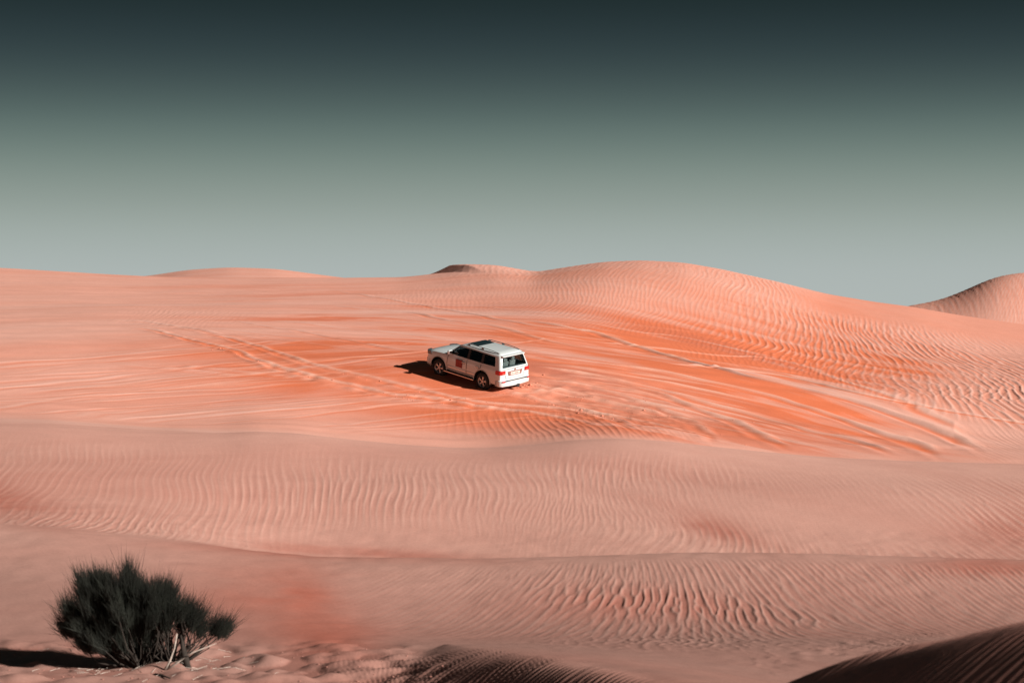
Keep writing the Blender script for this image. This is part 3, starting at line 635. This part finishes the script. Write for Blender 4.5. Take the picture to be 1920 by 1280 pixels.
for s in (1, -1):
    bm = bmesh.new(); P = [(-2.495, .62), (-2.495, .87), (-2.44, .97), (-2.30, 1.0), (-2.18, 1.0), (-2.22, .93), (-2.42, .85), (-2.46, .62)]
    prism(bm, [(x, s * y) for x, y in P], 2, .95, 1.13)
    bmesh.ops.bevel(bm, geom=list(bm.edges), offset=.015, segments=2, affect='EDGES'); tl = from_bm('tail_lamp', bm, M['red'], car)
    bm = bmesh.new(); bm_box(bm, (-2.497, s * .76, 1.01), (.016, .15, .08), .006); from_bm('reversing_lens', bm, M['clearlamp'], tl)
    bm = bmesh.new(); P = [(2.30, .60), (2.44, .60), (2.42, .80), (2.30, .955), (2.02, .985), (2.05, .93), (2.25, .86)]
    prism(bm, [(x, s * y) for x, y in P], 2, .94, 1.10); bmesh.ops.bevel(bm, geom=list(bm.edges), offset=.012, segments=1, affect='EDGES'); from_bm('headlamp', bm, M['headlamp'], car)
    # mirror
    bm = bmesh.new(); bm_box(bm, (.70, s * 1.07, 1.36), (.13, .24, .20), .05); mi = from_bm('mirror', bm, M['paint'], car, True)
    bm = bmesh.new(); bm_box(bm, (.63, s * 1.07, 1.36), (.012, .19, .15), .004); from_bm('mirror_glass', bm, M['chrome'], mi)
    bm = bmesh.new(); bm_box(bm, (.72, s * .95, 1.30), (.08, .12, .05), .01); from_bm('mirror_foot', bm, M['black'], mi)
    # doors: gaps, handles, lower moulding
    ys = lambda z: s * (.9935 if z < 1.0 else .9935 - (z - 1.0) * .12)
    def line(pts, w=.010, name='door_gap', mat='seam'):
        bm = bmesh.new(); tube_rings(bm, [(a, ys(b), b) for a, b in pts], w, 4); return from_bm(name, bm, M[mat], car)
    line([(.92, .56), (.95, .8), (.93, 1.02), (.88, 1.17)]); line([(-.33, .56), (-.33, .8), (-.33, 1.02), (-.33, 1.20)]); line([(-.92, .70), (-1.08, .92), (-1.22, 1.05), (-1.24, 1.20)])
    line([(.90, .53), (.3, .525), (-.9, .525)], .008)
    for x in (-.12, -1.02):
        bm = bmesh.new(); bm_box(bm, (x, s * .992, 1.03), (.21, .05, .045), .015); from_bm('door_handle', bm, M['chrome'], car, True)
        bm = bmesh.new(); bm_box(bm, (x, s * .985, 1.005), (.17, .022, .05), .01); from_bm('handle_recess', bm, M['seam'], car)
    for xa, xb in ((.88, -.30), (-.36, -.90)):
        bm = bmesh.new(); bm_box(bm, ((xa + xb) / 2, s * 1.0, .66), (xa - xb, .03, .075), .012); mo = from_bm('door_moulding', bm, M['paint'], car, True)
        bm = bmesh.new(); bm_box(bm, ((xa + xb) / 2, s * 1.012, .64), (xa - xb - .04, .012, .014)); from_bm('moulding_strip', bm, M['chrome'], mo)
    bm = bmesh.new(); bm_box(bm, (.07, s * .985, .395), (1.95, .20, .045), .018); sb = from_bm('side_step', bm, M['black'], car, True)
    bm = bmesh.new(); bm_box(bm, (.07, s * 1.085, .40), (1.97, .02, .04), .008); from_bm('step_edge', bm, M['chrome'], sb)
    # wheel-arch lip
    for ax in (FX, RX):
        bm = bmesh.new(); tube_rings(bm, [(ax + .535 * math.cos(t), s * .985, .43 + .535 * math.sin(t)) for t in np.linspace(-.05, math.pi + .05, 22)], .022, 6)
        from_bm('wheel_arch', bm, M['paint'], car, True)
# door decal with columns of small print
bm = bmesh.new(); bm_box(bm, (.16, .9985, .93), (.42, .012, .36)); dc = from_bm('door_decal', bm, M['decal'], car)
for k in range(4):
    bm = bmesh.new(); bm_box(bm, (.02 + k * .095, 1.006, .93), (.022, .006, .28)); from_bm('decal_print', bm, M['decal2'], dc)
# number plate in a copper-toned garnish
bm = bmesh.new(); prism(bm, [(-.47, 1.06), (.47, 1.06), (.40, .86), (-.40, .86)], 0, -2.492, -2.462); ga = from_bm('plate_garnish', bm, M['garnish'], car)
bm = bmesh.new(); bm_box(bm, (-2.498, 0, .955), (.012, .60, .13), .004); pl = from_bm('number_plate', bm, M['plate'], car)
for k, w_ in enumerate([.03, .05, .02, .05, .045, .05, .02]):
    bm = bmesh.new(); bm_box(bm, (-2.505, .24 - k * .078, .955), (.004, w_ * .8, .07)); from_bm('plate_character', bm, M['seam'], pl)
bm = bmesh.new(); tube_rings(bm, [(-2.476, y, 1.19) for y in np.linspace(-.86, .86, 9)], .008, 4); from_bm('tailgate_gap', bm, M['seam'], car)
bm = bmesh.new(); tube_rings(bm, [(-2.478, -.60, .90), (-2.478, -.60, .74), (-2.478, .60, .74), (-2.478, .60, .90)], .007, 4); from_bm('tailgate_gap', bm, M['seam'], car)
bm = bmesh.new(); lathe(bm, [(.0, 0), (.045, 0), (.045, .008), (0, .008)], 16); 
for v_ in bm.verts: v_.co = Vector((-2.478 - v_.co.y, v_.co.x * 1.3, 1.12 + v_.co.z))
from_bm('badge', bm, M['chrome'], car)
# underside
bm = bmesh.new(); bm_box(bm, (0, 0, .40), (4.5, 1.2, .16), .02); bm_box(bm, (RX, 0, .42), (.14, 1.5, .14), .03); bm_box(bm, (FX, 0, .42), (.14, 1.5, .14), .03); from_bm('chassis', bm, M['black'], car)
bm = bmesh.new(); tube_rings(bm, [(-2.2, -.12, .36), (-2.50, -.12, .34), (-2.64, -.12, .36)], .05, 8); bm_box(bm, (-2.55, -.12, .36), (.16, .20, .15), .03); from_bm('tow_hitch', bm, M['black'], car)
# wheels
def wheel(x, s, steer=0):
    w = bpy.data.objects.new('wheel', None); col.objects.link(w); w.parent = car; w.location = (x, s * TR, WR); w.rotation_euler = (0, random.uniform(0, 1), 0)
    e = w
    bm = bmesh.new(); lathe(bm, [(.25, -.12), (.30, -.135), (.37, -.13), (.40, -.10), (.41, -.04), (.41, .04), (.40, .10), (.37, .13), (.30, .135), (.25, .12)], 40)
    for k in range(36):
        a = k * 2 * math.pi / 36; bm_box(bm, (.405 * math.cos(a), 0, .405 * math.sin(a)), (.022, .20, .03), 0, Matrix.Rotation(-a, 3, 'Y'))
    from_bm('tyre', bm, M['rubber'], w, True)
    bm = bmesh.new(); lathe(bm, [(.262, s * .115), (.25, s * .125), (.235, s * .115), (.225, s * .02), (.22, -s * .1), (.26, -s * .11)], 40); lathe(bm, [(.0, s * .11), (.05, s * .11), (.065, s * .085), (.065, s * .03), (0, s * .03)], 20)
    for k in range(5):
        a = k * 2 * math.pi / 5
        for da in (-.11, .11):
            c, sn = math.cos(a + da), math.sin(a + da); bm_box(bm, (.145 * c, s * .085, .145 * sn), (.19, .035, .04), .008, Matrix.Rotation(-(a + da * 1.6), 3, 'Y'))
    from_bm('rim', bm, M['alloy'], w)
    bm = bmesh.new(); lathe(bm, [(0, s * .02), (.17, s * .02), (.17, 0), (0, 0)], 24); from_bm('brake_disc', bm, M['seam'], w)
    if steer: w.rotation_euler = (0, w.rotation_euler[1], steer)
wheel(FX, 1, R(3)); wheel(FX, -1, R(3)); wheel(RX, 1); wheel(RX, -1)

# stand the car on the slope
fwd = Vector((math.cos(R(137)), math.sin(R(137)), 0)); left = Vector((-fwd.y, fwd.x, 0))
Yc = depth_of(908, 727); rw = Vector(((908 - 960) / F * Yc, Yc, 0))
cen = rw - fwd * RX - left * TR
wp = {}
for nm, x, s in (('fl', FX, 1), ('fr', FX, -1), ('rl', RX, 1), ('rr', RX, -1)):
    q_ = cen + fwd * x + left * s * TR
    zz = np.mean([ground(q_.x + a, q_.y + b) for a in (-.3, 0, .3) for b in (-.3, 0, .3)]); wp[nm] = Vector((q_.x, q_.y, zz))
ax_x = ((wp['fl'] + wp['fr']) - (wp['rl'] + wp['rr'])).normalized(); ax_y = ((wp['fl'] + wp['rl']) - (wp['fr'] + wp['rr'])).normalized()
ax_z = ax_x.cross(ax_y).normalized(); ax_y = ax_z.cross(ax_x)
mid_ = (wp['fl'] + wp['fr'] + wp['rl'] + wp['rr']) / 4
org = mid_ - ax_x * (FX + RX) / 2 - ax_z * .08
car.matrix_world = Matrix.Translation(org) @ Matrix((ax_x, ax_y, ax_z)).transposed().to_4x4()
print('CAR at', tuple(round(c, 2) for c in org), 'pitch', round(math.degrees(math.asin(ax_x.z)), 1), 'roll', round(math.degrees(math.asin(ax_y.z)), 1))
for k_, w_ in wp.items(): print(k_, round(960 + F * w_.x / w_.y), round(HOR + (EYE - w_.z) / w_.y * F))

# ------------------------------------------------------------------ loose clods thrown up by the tyres and broken crust round the bush
ico = bmesh.new(); bmesh.ops.create_icosphere(ico, subdivisions=1, radius=1); IV = np.array([v_.co[:] for v_ in ico.verts]); IF = [[v_.index for v_ in f.verts] for f in ico.faces]; ico.free()
def clods(name, spots, org_, red_, nt_):
    vv_, ff_ = [], []
    for x, y, r_ in spots:
        b_ = len(vv_); P_ = IV * (1 + rng.uniform(-.28, .28, (len(IV), 1))) * np.array([rng.uniform(.7, 1.3), rng.uniform(.7, 1.3), rng.uniform(.3, .55)]) * r_ + np.array([x, y, ground(x, y) + r_ * .15])
        vv_ += P_.tolist(); ff_ += [[b_ + k for k in f] for f in IF]
    o = from_py(name, vv_, ff_, sand, None, True); o['kind'] = 'stuff'
    for n, a in (('orange_sand', org_), ('red_sand', red_), ('near_dimming', nt_)):
        at = o.data.attributes.new(n, 'FLOAT', 'POINT'); at.data.foreach_set('value', np.full(len(vv_), a, np.float32))
    return o
def hill_pt(uu, vv):
    c = int(np.clip((uu - UC[0]) / 2, 0, nc - 1)); m = (YR > 82) & (YR < 150); y = float(np.interp(-vv, -Vg[m, c], YR[m])); return (uu - 960) / F * y, y
sp = []
def along(pts, n, spread, r0, r1):
    pts = np.array(pts, float)
    for uu in rng.uniform(pts[0, 0], pts[-1, 0], n):
        x, y = hill_pt(uu, np.interp(uu, pts[:, 0], pts[:, 1]) + rng.normal(0, spread)); sp.append((x, y, rng.uniform(r0, r1) * (1 + 1.2 * (rng.random() < .06))))
along([(367, 641), (467, 670), (567, 703), (667, 727), (733, 742), (833, 753), (900, 765), (1050, 785)], 110, 3, .016, .036)
along([(500, 656), (583, 686), (700, 713), (840, 747), (960, 762), (1100, 780)], 70, 3, .016, .036)
along([(905, 726), (960, 740), (1050, 762), (1170, 792)], 70, 3, .016, .04); along([(950, 714), (1010, 726), (1100, 748), (1260, 782)], 60, 3, .016, .04)
along([(935, 727), (960, 726), (1015, 722)], 16, 4, .035, .08); along([(1000, 740), (1200, 770), (1450, 820)], 90, 14, .014, .035)
clods('sand_clods', sp, .62, .12, 0)
sp = []
while len(sp) < 260:
    yy = rng.uniform(31, 38); uu = rng.uniform(-60, 830); sp.append(((uu - 960) / F * yy, yy, rng.uniform(.008, .028)))
clods('crust_crumbs', sp, 0, .35, 1)

# ------------------------------------------------------------------ desert bush
M['twig'] = new_mat('dark_green_twigs', (0.018, 0.021, 0.016), .8, noise=.5, nscale=3)
M['bark'] = new_mat('dark_bark', (0.028, 0.02, 0.016), .9, noise=.3, nscale=12)
M['dead'] = new_mat('bleached_dead_wood', (0.42, 0.35, 0.31), .85, noise=.3, nscale=14)
BY = 36.0; PX = BY / F
def bpt(uu, vv, d=0.0):
    """point at image column/row, d metres behind the bush's middle"""
    y = BY + d; return Vector(((uu - 960) / F * y, y, EYE - (vv - HOR) / F * y))
bx, byy = (305 - 960) / F * BY, BY; bz = ground(bx, byy)
print('bush base row', HOR + (EYE - bz) / byy * F)
bush = bpy.data.objects.new('desert_bush', None); col.objects.link(bush); bush.location = (bx, byy, bz)
bush['label'] = 'dark green broom-like desert bush standing on trampled sand in the lower left corner'; bush['category'] = 'bush'
B0 = Vector((bx, byy, bz))
rng = np.random.default_rng(23)
bm = bmesh.new(); cl = []
E = [((205, 1090), 62, 24, .5, 24), ((300, 1118), 40, 20, .5, 14), ((425, 1170), 14, 10, .2, 4), ((200, 1140), 84, 54, .75, 78), ((232, 1168), 84, 40, .6, 46), ((285, 1140), 56, 50, .7, 44), ((332, 1146), 34, 24, .5, 18), ((362, 1158), 26, 12, .4, 8), ((398, 1174), 26, 8, .3, 6), ((140, 1162), 34, 30, .5, 20), ((170, 1200), 40, 12, .4, 8), ((270, 1196), 50, 16, .5, 14), ((190, 1203), 55, 14, .6, 20)]
for (cu, cv), ru, rv_, dd, cnt in E:
    for k in range(cnt):
        while True:
            a, b, c = rng.uniform(-1, 1, 3)
            if a * a + b * b + c * c < 1: break
        cl.append(bpt(cu + a * ru, cv + b * rv_ + 2, c * dd))
roots = [B0 + Vector((rng.uniform(-.35, .25), rng.uniform(-.25, .25), -.08)) for _ in range(9)]
for i, c in enumerate(cl):
    r_ = min(roots, key=lambda q_: (q_ - c).length + rng.uniform(0, .5)); m_ = r_.lerp(c, .5) + Vector((rng.normal(0, .13), rng.normal(0, .10), rng.normal(-.06, .06)))
    tube_rings(bm, [r_, r_.lerp(m_, .5) + Vector((rng.normal(0, .03), 0, 0)), m_, c], [.020, .016, .011, .005], 5, False)
for v_ in bm.verts: v_.co -= B0
from_bm('branches', bm, M['bark'], bush, True)
tv, tf = [], []
ctr = bpt(255, 1235)
for c in cl:
    out = (c - ctr); out.y *= .8; out.normalize()
    cw = rng.uniform(.7, 1.25)
    base_d = (out * .75 + Vector((0, 0, .75))).normalized()
    for k in range(100):
        s0 = c - base_d * .12 + Vector(rng.normal(0, .045, 3)); d = (base_d + Vector(rng.normal(0, .26, 3))).normalized(); L = rng.uniform(.12, .42) * (1 + .5 * (rng.random() < .08))
        u_ = d.orthogonal().normalized() * rng.uniform(.0022, .0048); w_ = d.cross(u_)
        bend = Vector((rng.normal(0, .02), rng.normal(0, .02), .02))
        i0 = len(tv); p1 = s0 + d * L * .5 * cw; p2 = s0 + d * L * cw + bend
        for base, s_ in ((s0, 1), (p1, .8)):
            tv += [base + u_ * s_, base - u_ * .5 * s_ + w_ * .85 * s_, base - u_ * .5 * s_ - w_ * .85 * s_]
        tv.append(p2)
        for a in range(3):
            b = (a + 1) % 3; tf += [(i0 + a, i0 + b, i0 + 3 + b, i0 + 3 + a), (i0 + 3 + a, i0 + 3 + b, i0 + 6)]
tw = from_py('foliage', [v_ - B0 for v_ in tv], tf, M['twig'], bush); tw['kind'] = 'stuff'
def stick(name, pts, rad, mat, parent=None, off=None):
    bm = bmesh.new(); off = off or Vector()
    tube_rings(bm, [Vector(p) - off for p in pts], rad, 6); return from_bm(name, bm, mat, parent, True)
def gpt(uu, vv, lift=.03):
    c = int(round((uu - UC[0]) / 2)); m = (YR > 30) & (YR < 41); vcol = HOR + (EYE - Z[m, c]) / YR[m] * F
    y = float(np.interp(-vv, -vcol, YR[m])); x = (uu - 960) / F * y; return Vector((x, y, ground(x, y) + lift))
g0 = gpt(308, 1256, -.02)
for ends, rd_ in ((((318, 1238), (326, 1215), (331, 1188)), [.024, .020, .016, .012]), (((335, 1240), (360, 1224), (405, 1206)), [.022, .018, .013, .005])):
    pts = [g0] + [Vector(((a - 960) / F * (g0.y + .02 * k), g0.y + .02 * k, EYE - (b - HOR) / F * (g0.y + .02 * k))) for k, (a, b) in enumerate(ends)]
    stick('dead_limb', pts, rd_, M['dead'], bush, B0)
g1 = gpt(352, 1252, -.03); stick('trunk', [g1, bpt(345, 1225, -.4), bpt(338, 1195, -.3), bpt(345, 1165, -.2)], [.06, .05, .04, .025], M['bark'], bush, B0)
g2 = gpt(285, 1228, -.03); stick('trunk', [g2, bpt(262, 1205, -.3), bpt(240, 1180, -.2)], [.045, .035, .02], M['bark'], bush, B0)
a = stick('dead_branch', [gpt(207, 1252), gpt(225, 1249, .05), gpt(243, 1246, .05), gpt(263, 1241, .03)], [.006, .013, .016, .010], M['dead']); a['label'] = 'longer pale dead stick lying flat on the sand left of the bush trunk'; a['category'] = 'dead branch'
a = stick('dead_branch', [gpt(278, 1221), gpt(290, 1218, .05), gpt(297, 1214, .04)], [.008, .016, .012], M['dead']); a['label'] = 'short pale broken stick end lying right under the bush'; a['category'] = 'dead branch'
a = stick('dead_branch', [gpt(290, 1264, .0), gpt(300, 1268, .02), gpt(318, 1274, .02)], [.02, .022, .012], M['bark']); a['label'] = 'dark short dead branch on the sand below the bush trunk'; a['category'] = 'dead branch'
lv_, lf_ = [], []
for k in range(150):      # broken twigs lying round the bush
    yy = BY + rng.normal(0, 1.0); uu = rng.normal(290, 95); x0 = (uu - 960) / F * yy; a_ = rng.uniform(0, math.pi); L = rng.uniform(.06, .28); x1, y1 = x0 + math.cos(a_) * L, yy + math.sin(a_) * L
    if not (31 < y1 < 40 and 31 < yy < 40): continue
    A_ = Vector((x0, yy, ground(x0, yy) + .006)); B_ = Vector((x1, y1, ground(x1, y1) + rng.uniform(.006, .03))); d_ = (B_ - A_).normalized(); n_ = Vector((-d_.y, d_.x, 0)) * .004; i0 = len(lv_)
    for P_, t_ in ((A_, 1), (B_, .5)): lv_ += [P_ + n_ * t_, P_ - n_ * t_, P_ + Vector((0, 0, .007 * t_))]
    for a in range(3): b = (a + 1) % 3; lf_.append((i0 + a, i0 + b, i0 + 3 + b, i0 + 3 + a))
lt = from_py('twig_litter', lv_, lf_, M['dead']); lt['kind'] = 'stuff'
print('verts', nr * nc, 'rows', nr, 'cols', nc)
